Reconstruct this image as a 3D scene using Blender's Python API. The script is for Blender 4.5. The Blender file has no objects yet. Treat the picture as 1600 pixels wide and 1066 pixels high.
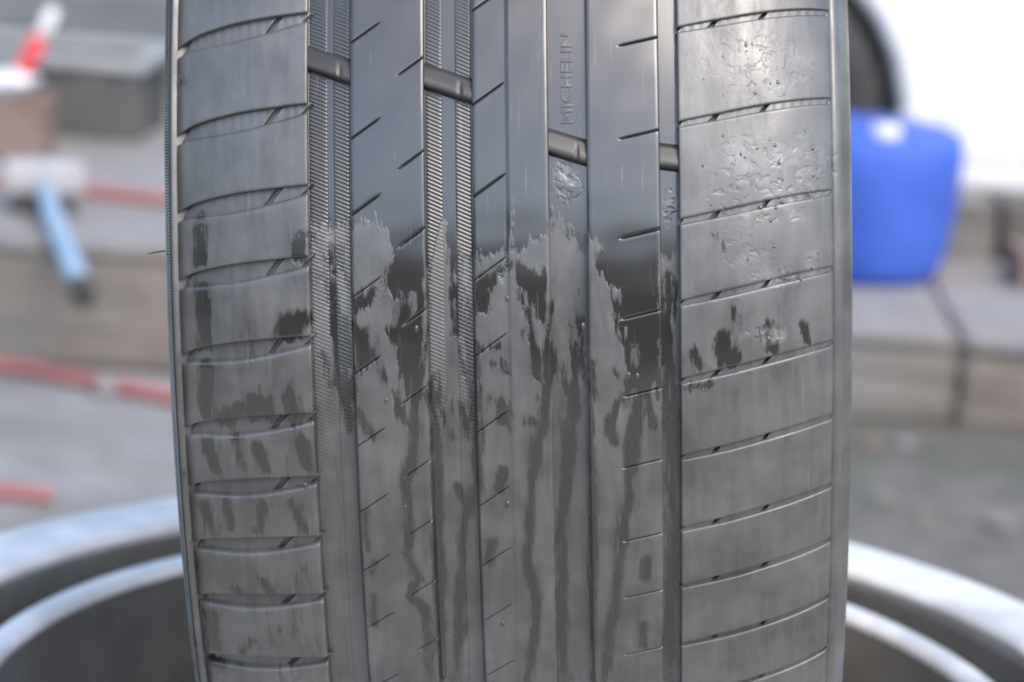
import bpy, bmesh, math, random
import numpy as np
from mathutils import Vector, Matrix
R = math.radians
random.seed(7)
rng = np.random.default_rng(11)
scene = bpy.context.scene
C = scene.collection

# ------------------------------------------------------------------ camera
CAM_LOC = Vector((0, 0, 1.15))
CAM3 = (Matrix.Rotation(R(90 - 14.4), 3, 'X') @ Matrix.Rotation(R(3.77), 3, 'Z'))
cd = bpy.data.cameras.new('camera')
cd.sensor_width = 36.0
cd.lens = 96.96
cd.clip_start = 0.02
cd.clip_end = 2000
cd.dof.use_dof = True
cd.dof.focus_distance = 0.985
cd.dof.aperture_fstop = 9.5
cam = bpy.data.objects.new('camera', cd)
cam.matrix_world = Matrix.Translation(CAM_LOC) @ CAM3.to_4x4()
C.objects.link(cam)
scene.camera = cam

# ------------------------------------------------------------------ light
SUN_EL, SUN_AZ = 47.0, 150.0            # azimuth from +Y (away from the camera) towards +X: behind the camera, to the right
w = bpy.data.worlds.new('World')
scene.world = w
w.use_nodes = True
nt = w.node_tree
sky = nt.nodes.new('ShaderNodeTexSky')
sky.sky_type = 'NISHITA'
sky.sun_disc = False
sky.sun_elevation = R(SUN_EL)
sky.sun_rotation = R(SUN_AZ)
sky.air_density = 1.0
sky.dust_density = 2.0
sky.ozone_density = 1.0
bg = nt.nodes['Background']
bg.inputs['Strength'].default_value = 0.15
nt.links.new(sky.outputs['Color'], bg.inputs['Color'])
sd = bpy.data.lights.new('sun', 'SUN')
sd.energy = 0.7
sd.angle = R(40)
sd.color = (1.0, 0.92, 0.8)
sun = bpy.data.objects.new('sun', sd)
sv = Vector((math.cos(R(SUN_EL)) * math.sin(R(SUN_AZ)), math.cos(R(SUN_EL)) * math.cos(R(SUN_AZ)), math.sin(R(SUN_EL))))
sun.rotation_euler = sv.to_track_quat('Z', 'Y').to_euler()
C.objects.link(sun)
vs = scene.view_settings
vs.view_transform = 'Standard'
vs.look = 'None'
vs.gamma = 1.0
vs.use_curve_mapping = False
vs.exposure = 1.36
scene.cycles.max_bounces = 6
scene.cycles.filter_width = 1.9
scene.cycles.use_denoising = True

# ------------------------------------------------------------------ materials
def new_mat(name):
    m = bpy.data.materials.new(name)
    m.use_nodes = True
    return m, m.node_tree, m.node_tree.nodes['Principled BSDF']

def N(t, kind, **kw):
    n = t.nodes.new(kind)
    for k, v in kw.items():
        if k in n.inputs:
            n.inputs[k].default_value = v
        else:
            setattr(n, k, v)
    return n

def noise_mat(name, c1, c2, scale=20, rough=0.7, detail=6, bump=0.0, bscale=None, metallic=0.0, c3=None, s3=3.0, spec=0.5):
    """two colours mixed by noise, a third in large stains, with fine relief"""
    m, t, b = new_mat(name)
    tc = N(t, 'ShaderNodeTexCoord')
    n = N(t, 'ShaderNodeTexNoise', Scale=scale, Detail=detail, Roughness=0.6)
    t.links.new(tc.outputs['Object'], n.inputs['Vector'])
    r = N(t, 'ShaderNodeValToRGB')
    r.color_ramp.elements[0].position = 0.32
    r.color_ramp.elements[1].position = 0.68
    r.color_ramp.elements[0].color = (*c1, 1)
    r.color_ramp.elements[1].color = (*c2, 1)
    t.links.new(n.outputs['Fac'], r.inputs['Fac'])
    col = r.outputs['Color']
    if c3:
        n3 = N(t, 'ShaderNodeTexNoise', Scale=s3, Detail=4.0, Roughness=0.55)
        t.links.new(tc.outputs['Object'], n3.inputs['Vector'])
        r3 = N(t, 'ShaderNodeValToRGB')
        r3.color_ramp.elements[0].position = 0.47
        r3.color_ramp.elements[1].position = 0.6
        t.links.new(n3.outputs['Fac'], r3.inputs['Fac'])
        mx = N(t, 'ShaderNodeMix', data_type='RGBA')
        t.links.new(r3.outputs['Color'], mx.inputs['Factor'])
        t.links.new(col, mx.inputs['A'])
        mx.inputs['B'].default_value = (*c3, 1)
        col = mx.outputs['Result']
    t.links.new(col, b.inputs['Base Color'])
    b.inputs['Roughness'].default_value = rough
    b.inputs['Metallic'].default_value = metallic
    b.inputs['Specular IOR Level'].default_value = spec
    if bump:
        n2 = N(t, 'ShaderNodeTexNoise', Scale=bscale or scale * 3, Detail=5.0)
        t.links.new(tc.outputs['Object'], n2.inputs['Vector'])
        bp = N(t, 'ShaderNodeBump', Strength=bump, Distance=0.01)
        t.links.new(n2.outputs['Fac'], bp.inputs['Height'])
        t.links.new(bp.outputs['Normal'], b.inputs['Normal'])
    return m

def tread_material():
    """worn rubber: dusty dry surface, glossy where the 'wet' field (mm inside a water outline) is positive"""
    m, t, b = new_mat('wet_rubber')
    uv = N(t, 'ShaderNodeUVMap', uv_map='tread')             # (axial, arc) in metres
    at = N(t, 'ShaderNodeAttribute', attribute_name='wet')
    bd = N(t, 'ShaderNodeAttribute', attribute_name='bead')
    mp = N(t, 'ShaderNodeMapping')
    mp.inputs['Scale'].default_value = (1.0, 0.26, 1.0)
    mp.inputs['Rotation'].default_value = (0, 0, R(-9))
    t.links.new(uv.outputs['UV'], mp.inputs['Vector'])
    n1 = N(t, 'ShaderNodeTexNoise', Scale=210.0, Detail=6.0, Roughness=0.68)
    t.links.new(mp.outputs['Vector'], n1.inputs['Vector'])
    n2 = N(t, 'ShaderNodeTexNoise', Scale=60.0, Detail=2.0)
    t.links.new(mp.outputs['Vector'], n2.inputs['Vector'])
    a1 = N(t, 'ShaderNodeMath', operation='MULTIPLY_ADD'); a1.inputs[1].default_value = 6.0; a1.inputs[2].default_value = -3.0
    t.links.new(n1.outputs['Fac'], a1.inputs[0])
    a2 = N(t, 'ShaderNodeMath', operation='MULTIPLY_ADD'); a2.inputs[1].default_value = 4.0; a2.inputs[2].default_value = -2.0
    t.links.new(n2.outputs['Fac'], a2.inputs[0])
    s1 = N(t, 'ShaderNodeMath', operation='ADD'); t.links.new(a1.outputs[0], s1.inputs[0]); t.links.new(a2.outputs[0], s1.inputs[1])
    ft = N(t, 'ShaderNodeAttribute', attribute_name='feather')
    mp3 = N(t, 'ShaderNodeMapping'); mp3.inputs['Scale'].default_value = (1.0, 0.2, 1.0); mp3.inputs['Rotation'].default_value = (0, 0, R(-24))
    t.links.new(uv.outputs['UV'], mp3.inputs['Vector'])
    n5 = N(t, 'ShaderNodeTexNoise', Scale=420.0, Detail=5.0, Roughness=0.6, Distortion=0.3)
    t.links.new(mp3.outputs['Vector'], n5.inputs['Vector'])
    a5 = N(t, 'ShaderNodeMath', operation='MULTIPLY_ADD'); a5.inputs[1].default_value = 26.0; a5.inputs[2].default_value = -13.0
    t.links.new(n5.outputs['Fac'], a5.inputs[0])
    a6 = N(t, 'ShaderNodeMath', operation='MULTIPLY'); t.links.new(a5.outputs[0], a6.inputs[0]); t.links.new(ft.outputs['Fac'], a6.inputs[1])
    s0 = N(t, 'ShaderNodeMath', operation='ADD'); t.links.new(s1.outputs[0], s0.inputs[0]); t.links.new(a6.outputs[0], s0.inputs[1])
    s1 = s0
    s2 = N(t, 'ShaderNodeMath', operation='ADD'); t.links.new(s1.outputs[0], s2.inputs[0]); t.links.new(at.outputs['Fac'], s2.inputs[1])
    mr = N(t, 'ShaderNodeMapRange', interpolation_type='SMOOTHSTEP'); mr.inputs['From Min'].default_value = -1.0; mr.inputs['From Max'].default_value = 0.9
    t.links.new(s2.outputs[0], mr.inputs['Value'])
    wet = mr.outputs['Result']
    # dusty dry colour with streaks and smears
    mp2 = N(t, 'ShaderNodeMapping'); mp2.inputs['Scale'].default_value = (1.0, 0.14, 1.0)
    t.links.new(uv.outputs['UV'], mp2.inputs['Vector'])
    n3 = N(t, 'ShaderNodeTexNoise', Scale=260.0, Detail=5.0, Roughness=0.6)
    t.links.new(mp2.outputs['Vector'], n3.inputs['Vector'])
    n4 = N(t, 'ShaderNodeTexNoise', Scale=38.0, Detail=4.0, Roughness=0.6)
    t.links.new(uv.outputs['UV'], n4.inputs['Vector'])
    av = N(t, 'ShaderNodeMath', operation='MULTIPLY_ADD'); av.inputs[1].default_value = 0.35
    t.links.new(n3.outputs['Fac'], av.inputs[0])
    sc = N(t, 'ShaderNodeMath', operation='MULTIPLY'); sc.inputs[1].default_value = 0.65
    t.links.new(n4.outputs['Fac'], sc.inputs[0]); t.links.new(sc.outputs[0], av.inputs[2])
    ramp = N(t, 'ShaderNodeValToRGB')
    e = ramp.color_ramp.elements
    e[0].position, e[0].color = 0.36, (*DRY1, 1)
    e[1].position, e[1].color = 0.64, (*DRY2, 1)
    t.links.new(av.outputs[0], ramp.inputs['Fac'])
    mc = N(t, 'ShaderNodeMix', data_type='RGBA')
    mr2 = N(t, 'ShaderNodeMapRange', interpolation_type='SMOOTHSTEP'); mr2.inputs['From Min'].default_value = -1.5; mr2.inputs['From Max'].default_value = 1.3
    t.links.new(s2.outputs[0], mr2.inputs['Value'])
    t.links.new(mr2.outputs['Result'], mc.inputs['Factor']); t.links.new(ramp.outputs['Color'], mc.inputs['A'])
    mc.inputs['B'].default_value = (*WETC, 1)
    mp4 = N(t, 'ShaderNodeMapping'); mp4.inputs['Scale'].default_value = (1.0, 0.05, 1.0); mp4.inputs['Rotation'].default_value = (0, 0, R(-33))
    t.links.new(uv.outputs['UV'], mp4.inputs['Vector'])
    n6 = N(t, 'ShaderNodeTexNoise', Scale=700.0, Detail=2.0, Roughness=0.5)
    t.links.new(mp4.outputs['Vector'], n6.inputs['Vector'])
    r6 = N(t, 'ShaderNodeMapRange', interpolation_type='SMOOTHSTEP'); r6.inputs['From Min'].default_value = 0.64; r6.inputs['From Max'].default_value = 0.78; r6.inputs['To Max'].default_value = 0.5
    t.links.new(n6.outputs['Fac'], r6.inputs['Value'])
    mc6 = N(t, 'ShaderNodeMix', data_type='RGBA')
    t.links.new(r6.outputs['Result'], mc6.inputs['Factor']); t.links.new(mc.outputs['Result'], mc6.inputs['A'])
    mc6.inputs['B'].default_value = (0.16, 0.155, 0.145, 1)
    mc = mc6
    vb = N(t, 'ShaderNodeTexNoise', Scale=120.0, Detail=5.0, Roughness=0.65)
    t.links.new(uv.outputs['UV'], vb.inputs['Vector'])
    vbr = N(t, 'ShaderNodeMapRange', interpolation_type='SMOOTHSTEP'); vbr.inputs['From Min'].default_value = 0.46; vbr.inputs['From Max'].default_value = 0.66; vbr.inputs['To Max'].default_value = 0.8
    t.links.new(vb.outputs['Fac'], vbr.inputs['Value'])
    vbm = N(t, 'ShaderNodeMath', operation='MULTIPLY'); t.links.new(vbr.outputs['Result'], vbm.inputs[0]); t.links.new(bd.outputs['Fac'], vbm.inputs[1])
    mc2 = N(t, 'ShaderNodeMix', data_type='RGBA')
    t.links.new(vbm.outputs[0], mc2.inputs['Factor']); t.links.new(mc.outputs['Result'], mc2.inputs['A'])
    mc2.inputs['B'].default_value = (0.17, 0.168, 0.165, 1)
    t.links.new(mc2.outputs['Result'], b.inputs['Base Color'])
    mro = N(t, 'ShaderNodeMapRange'); mro.inputs['To Max'].default_value = 0.2
    nr = N(t, 'ShaderNodeTexNoise', Scale=75.0, Detail=6.0, Roughness=0.7, Distortion=0.5)
    t.links.new(mp.outputs['Vector'], nr.inputs['Vector'])
    rr = N(t, 'ShaderNodeMapRange'); rr.inputs['From Min'].default_value = 0.36; rr.inputs['From Max'].default_value = 0.64
    rr.inputs['To Min'].default_value = DRY_ROUGH - 0.12; rr.inputs['To Max'].default_value = DRY_ROUGH + 0.16
    t.links.new(nr.outputs['Fac'], rr.inputs['Value']); t.links.new(rr.outputs['Result'], mro.inputs['To Min'])
    t.links.new(wet, mro.inputs['Value']); t.links.new(mro.outputs['Result'], b.inputs['Roughness'])
    b.inputs['IOR'].default_value = RUB_IOR
    # relief: fine rubber grain, and clumps of water where the 'bead' field is set
    g = N(t, 'ShaderNodeTexNoise', Scale=900.0, Detail=3.0)
    t.links.new(uv.outputs['UV'], g.inputs['Vector'])
    b1 = N(t, 'ShaderNodeBump', Strength=0.1, Distance=0.0004)
    gi = N(t, 'ShaderNodeMath', operation='SUBTRACT'); gi.inputs[0].default_value = 1.0; t.links.new(wet, gi.inputs[1])
    gm = N(t, 'ShaderNodeMath', operation='MULTIPLY'); t.links.new(g.outputs['Fac'], gm.inputs[0]); t.links.new(gi.outputs[0], gm.inputs[1])
    t.links.new(gm.outputs[0], b1.inputs['Height'])
    v = N(t, 'ShaderNodeTexNoise', Scale=240.0, Detail=4.0, Roughness=0.5, Distortion=0.8)
    t.links.new(uv.outputs['UV'], v.inputs['Vector'])
    vr = N(t, 'ShaderNodeMapRange', interpolation_type='SMOOTHSTEP'); vr.inputs['From Min'].default_value = 0.5; vr.inputs['From Max'].default_value = 0.68
    t.links.new(v.outputs['Fac'], vr.inputs['Value'])
    vm = N(t, 'ShaderNodeMath', operation='MULTIPLY'); t.links.new(vr.outputs['Result'], vm.inputs[0]); t.links.new(bd.outputs['Fac'], vm.inputs[1])
    b2 = N(t, 'ShaderNodeBump', Strength=1.0, Distance=0.00014)
    t.links.new(vm.outputs[0], b2.inputs['Height']); t.links.new(b1.outputs['Normal'], b2.inputs['Normal'])
    b3 = N(t, 'ShaderNodeBump', Strength=1.0, Distance=0.00016)
    t.links.new(wet, b3.inputs['Height']); t.links.new(b2.outputs['Normal'], b3.inputs['Normal'])
    t.links.new(b3.outputs['Normal'], b.inputs['Normal'])
    return m

DRY1, DRY2, WETC, DRY_ROUGH, RUB_IOR = (0.044, 0.043, 0.041), (0.105, 0.103, 0.099), (0.024, 0.022, 0.019), 0.4, 1.9
M = {}
M['rubber'] = tread_material()
M['water'] = new_mat('water_drop')[0]
_b = M['water'].node_tree.nodes['Principled BSDF']
_b.inputs['Base Color'].default_value = (0.9, 0.95, 1, 1); _b.inputs['Roughness'].default_value = 0.02
_b.inputs['Transmission Weight'].default_value = 1.0; _b.inputs['IOR'].default_value = 1.33
M['black_rubber'] = noise_mat('black_rubber', (0.02, 0.02, 0.02), (0.045, 0.044, 0.042), 40, 0.6)
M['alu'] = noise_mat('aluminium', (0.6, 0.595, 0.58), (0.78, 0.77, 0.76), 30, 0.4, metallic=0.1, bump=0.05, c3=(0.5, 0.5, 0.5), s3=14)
M['alu_dark'] = noise_mat('dark_aluminium', (0.06, 0.058, 0.053), (0.1, 0.096, 0.088), 24, 0.55, metallic=0.0, c3=(0.08, 0.074, 0.062), s3=9)  # darker tone for the rim's recess, barrel and disc
M['ground'] = noise_mat('dirt_ground', (0.085, 0.082, 0.07), (0.175, 0.168, 0.148), 12, 0.85, bump=0.4, bscale=60, c3=(0.095, 0.097, 0.075), s3=2.2)
M['concrete'] = noise_mat('concrete', (0.2, 0.196, 0.192), (0.29, 0.285, 0.28), 12, 0.85, bump=0.3, bscale=80, c3=(0.19, 0.183, 0.172), s3=6)
M['stone'] = noise_mat('kerb_stone', (0.15, 0.125, 0.107), (0.235, 0.2, 0.175), 10, 0.85, bump=0.4, bscale=50, c3=(0.19, 0.18, 0.163), s3=3)
M['cap'] = noise_mat('cement_cap', (0.21, 0.205, 0.203), (0.285, 0.278, 0.275), 12, 0.85, bump=0.3, bscale=60, c3=(0.25, 0.225, 0.21), s3=5)
M['red_hose'] = noise_mat('red_rubber', (0.30, 0.105, 0.10), (0.38, 0.15, 0.14), 12, 0.5)
M['blue_plastic'] = noise_mat('blue_plastic', (0.03, 0.085, 0.42), (0.05, 0.13, 0.54), 9, 0.6)
M['white_plastic'] = noise_mat('white_plastic', (0.7, 0.7, 0.72), (0.8, 0.8, 0.82), 10, 0.45)
M['white_paint'] = noise_mat('white_car_paint', (0.8, 0.8, 0.8), (0.85, 0.85, 0.86), 4, 0.2)
M['glass'] = noise_mat('dark_glass', (0.02, 0.025, 0.03), (0.03, 0.035, 0.04), 4, 0.05)
M['black_plastic'] = noise_mat('black_plastic', (0.03, 0.03, 0.03), (0.05, 0.05, 0.05), 15, 0.55)
M['steel'] = noise_mat('worn_steel', (0.34, 0.335, 0.34), (0.48, 0.47, 0.48), 30, 0.45, metallic=0.6)
M['pale_blue'] = noise_mat('pale_blue_handle', (0.20, 0.34, 0.46), (0.3, 0.4, 0.5), 9, 0.5)
M['crate'] = noise_mat('grey_metal', (0.03, 0.034, 0.034), (0.06, 0.064, 0.064), 9, 0.6, c3=(0.1, 0.1, 0.093), s3=6)
M['crate_rim'] = noise_mat('pale_metal', (0.32, 0.33, 0.33), (0.4, 0.4, 0.4), 9, 0.5)
M['brown'] = noise_mat('brown_wood', (0.17, 0.115, 0.095), (0.25, 0.18, 0.15), 14, 0.75)
M['red_paint'] = noise_mat('red_paint', (0.62, 0.06, 0.06), (0.7, 0.1, 0.09), 10, 0.4)
M['drum'] = noise_mat('painted_steel', (0.06, 0.075, 0.09), (0.1, 0.11, 0.12), 8, 0.55, c3=(0.13, 0.07, 0.045), s3=5)
M['dark_wall'] = noise_mat('dark_brown_render', (0.045, 0.034, 0.028), (0.075, 0.056, 0.045), 3, 0.9, c3=(0.04, 0.04, 0.035), s3=0.6)
M['grey_block'] = noise_mat('weathered_concrete', (0.15, 0.145, 0.13), (0.24, 0.232, 0.21), 14, 0.85, bump=0.3, c3=(0.12, 0.11, 0.095), s3=6)
M['bounce_paving'] = noise_mat('bounce_concrete', (0.30, 0.285, 0.24), (0.40, 0.38, 0.325), 5, 0.9, bump=0.2, c3=(0.29, 0.285, 0.22), s3=0.8)  # pale concrete of the added bounce slabs
M['sandy'] = noise_mat('sandstone', (0.2, 0.175, 0.12), (0.26, 0.23, 0.17), 30, 0.85)
M['shade_dark'] = noise_mat('shade_dark', (0.04, 0.04, 0.042), (0.08, 0.078, 0.078), 20, 0.6)  # dark colour for the shade under the hammer head
M['light_steel'] = noise_mat('pale_worn_steel', (0.34, 0.335, 0.34), (0.46, 0.45, 0.46), 20, 0.6)
M['bar_rubber'] = noise_mat('dull_rubber', (0.028, 0.027, 0.026), (0.045, 0.043, 0.041), 60, 0.3)

# ------------------------------------------------------------------ helpers
def link(o, parent=None, **props):
    C.objects.link(o)
    if parent is not None:
        o.parent = parent
    for k, v in props.items():
        o[k] = v
    return o

def empty(name, loc, label, category, group=None, rot=None):
    o = bpy.data.objects.new(name, None)
    o.empty_display_size = 0.05
    o.location = loc
    if rot is not None:
        o.rotation_euler = rot
    link(o, label=label, category=category)
    if group:
        o['group'] = group
    return o

def tag(o, label, category, group=None):
    o['label'] = label; o['category'] = category
    if group:
        o['group'] = group
    return o

def from_bm(name, bm, mat, parent=None, smooth=False, **props):
    me = bpy.data.meshes.new(name)
    bmesh.ops.recalc_face_normals(bm, faces=bm.faces)
    bm.to_mesh(me); bm.free()
    me.materials.append(mat)
    if smooth:
        me.polygons.foreach_set('use_smooth', [True] * len(me.polygons))
    return link(bpy.data.objects.new(name, me), parent, **props)

def box_bm(x0, x1, y0, y1, z0, z1, bev=0.0, rough=0.0, cuts=0, seg=2):
    bm = bmesh.new()
    bmesh.ops.create_cube(bm, size=1.0)
    bmesh.ops.scale(bm, vec=(x1 - x0, y1 - y0, z1 - z0), verts=bm.verts)
    bmesh.ops.translate(bm, vec=((x0 + x1) / 2, (y0 + y1) / 2, (z0 + z1) / 2), verts=bm.verts)
    if bev:
        bmesh.ops.bevel(bm, geom=bm.edges[:], offset=bev, segments=seg, affect='EDGES', profile=0.5)
    if cuts:
        bmesh.ops.subdivide_edges(bm, edges=bm.edges[:], cuts=cuts, use_grid_fill=True)
    if rough:
        for v in bm.verts:
            v.co += Vector((random.uniform(-1, 1), random.uniform(-1, 1), random.uniform(-1, 1))) * rough
    return bm

def lathe_bm(prof, seg=48, axis='Z', closed=False):
    """prof: list of (radius, height)"""
    bm = bmesh.new()
    rings = []
    for r, h in prof:
        ring = []
        for k in range(seg):
            a = 2 * math.pi * k / seg
            p = (r * math.cos(a), r * math.sin(a), h)
            if axis == 'X': p = (p[2], p[0], p[1])
            if axis == 'Y': p = (p[0], p[2], p[1])
            ring.append(bm.verts.new(p))
        rings.append(ring)
    pairs = list(zip(rings[:-1], rings[1:]))
    if closed:
        pairs.append((rings[-1], rings[0]))
    for a, b in pairs:
        for k in range(seg):
            bm.faces.new((a[k], a[(k + 1) % seg], b[(k + 1) % seg], b[k]))
    if not closed:
        for ring in (rings[0], rings[-1]):
            bm.faces.new(ring)
    return bm

def tube_bm(pts, rad, seg=12):
    bm = bmesh.new()
    pts = [Vector(p) for p in pts]
    rings = []
    for i, p in enumerate(pts):
        d = (pts[min(i + 1, len(pts) - 1)] - pts[max(i - 1, 0)]).normalized()
        a = d.cross(Vector((0, 0, 1)))
        a = a.normalized() if a.length > 1e-4 else Vector((1, 0, 0))
        b = d.cross(a)
        rr = rad[i] if isinstance(rad, (list, tuple)) else rad
        rings.append([bm.verts.new(p + rr * (math.cos(t) * a + math.sin(t) * b)) for t in [2 * math.pi * k / seg for k in range(seg)]])
    for r0, r1 in zip(rings[:-1], rings[1:]):
        for k in range(seg):
            bm.faces.new((r0[k], r0[(k + 1) % seg], r1[(k + 1) % seg], r1[k]))
    bm.faces.new(rings[0]); bm.faces.new(rings[-1])
    return bm

def spline(pts, n=8):
    out = []
    P = [Vector(p) for p in pts]
    P = [2 * P[0] - P[1]] + P + [2 * P[-1] - P[-2]]
    for i in range(1, len(P) - 2):
        for k in range(n):
            t = k / n
            out.append(0.5 * ((2 * P[i]) + (-P[i - 1] + P[i + 1]) * t + (2 * P[i - 1] - 5 * P[i] + 4 * P[i + 1] - P[i + 2]) * t * t + (-P[i - 1] + 3 * P[i] - 3 * P[i + 1] + P[i + 2]) * t ** 3))
    out.append(P[-2])
    return out

# ------------------------------------------------------------------ ground
bm = bmesh.new()
bmesh.ops.create_grid(bm, x_segments=2, y_segments=2, size=150)
from_bm('ground', bm, M['ground'], kind='structure')
pav = bpy.data.objects.new('pavement', None)
link(pav, kind='structure')
for (x0, x1, y0, y1) in ((-3.2, -0.22, 3.625, 4.085), (-3.2, -0.22, 2.4, 3.6), (0.2, 3.0, 4.73, 5.9)):
    from_bm('paving_slab', box_bm(x0, x1, y0, y1, -0.05, 0.012, bev=0.006, cuts=0), M['concrete'], pav)

for k in range(4):  # unseen pale slabs, added to bounce light up onto the lower tread
    for j in range(3):
        from_bm('paving_slab', box_bm(-4.8 + 2.4 * k, -2.405 + 2.4 * k, -6.2 + 2.85 * j, -3.356 + 2.85 * j, -0.05, 0.012, bev=0.006), M['bounce_paving'], pav)

# ------------------------------------------------------------------ stone kerb with a pale cement top
kerb = empty('stone_kerb', (0, 4.13, 0), 'low brown stone kerb with pale cement top running behind the tyre', 'kerb')
def stone(x0, x1, h, y0=4.13, y1=4.72):
    bm = box_bm(x0, x1, y0 - 4.13, y1 - 4.13, 0, h - 0.018, bev=0.012, cuts=3, rough=0.003)
    s = from_bm('stone_block', bm, M['stone'], kerb)
    bm = box_bm(x0 + 0.001, x1 - 0.001, y0 - 4.13 - 0.006, y1 - 4.13, h - 0.0175, h, bev=0.007, cuts=3, rough=0.002)
    from_bm('cement_top', bm, M['cap'], kerb)
for a, b in ((-2.6, -1.55), (-1.545, -0.17)):
    stone(a, b, 0.20, y1=5.4)
for a, b in ((-0.165, 0.692), (0.698, 1.75), (1.755, 2.8)):
    stone(a, b, 0.14)

# ------------------------------------------------------------------ tyre
CH = np.array([0.0065, -0.05335, 1.29778])          # axle centre seen from the camera
psi, lam = 0.03423, -0.01226                         # yaw and lean of the axle
TREAD_R = 0.325
def prof(u):
    t = u / 0.115
    return TREAD_R - 0.00408 * t ** 2 - 0.01041 * t ** 6
Ry = Matrix(((math.cos(psi), 0, math.sin(psi)), (0, 1, 0), (-math.sin(psi), 0, math.cos(psi))))
Rz = Matrix(((math.cos(lam), -math.sin(lam), 0), (math.sin(lam), math.cos(lam), 0), (0, 0, 1)))
FLIP = Matrix(((1, 0, 0), (0, -1, 0), (0, 0, -1)))
AX = Matrix(((1, 0, 0), (0, 0, -1), (0, 1, 0)))
ROT = CAM3 @ FLIP @ (Rz @ Ry) @ AX
CENTRE = CAM_LOC + CAM3 @ FLIP @ Vector(CH)
down = ROT.transposed() @ Vector((0, 0, -1)); down.x = 0; down.normalize()
BASE = np.array(down * TREAD_R)                      # lowest point of the tread in tyre axes
tyre = bpy.data.objects.new('tyre', None)
tyre.matrix_world = Matrix.Translation(CENTRE + ROT @ Vector(BASE)) @ ROT.to_4x4()
tyre.empty_display_size = 0.05
link(tyre, label='wet worn black car tyre standing upright, tread facing the camera', category='tyre')

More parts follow.
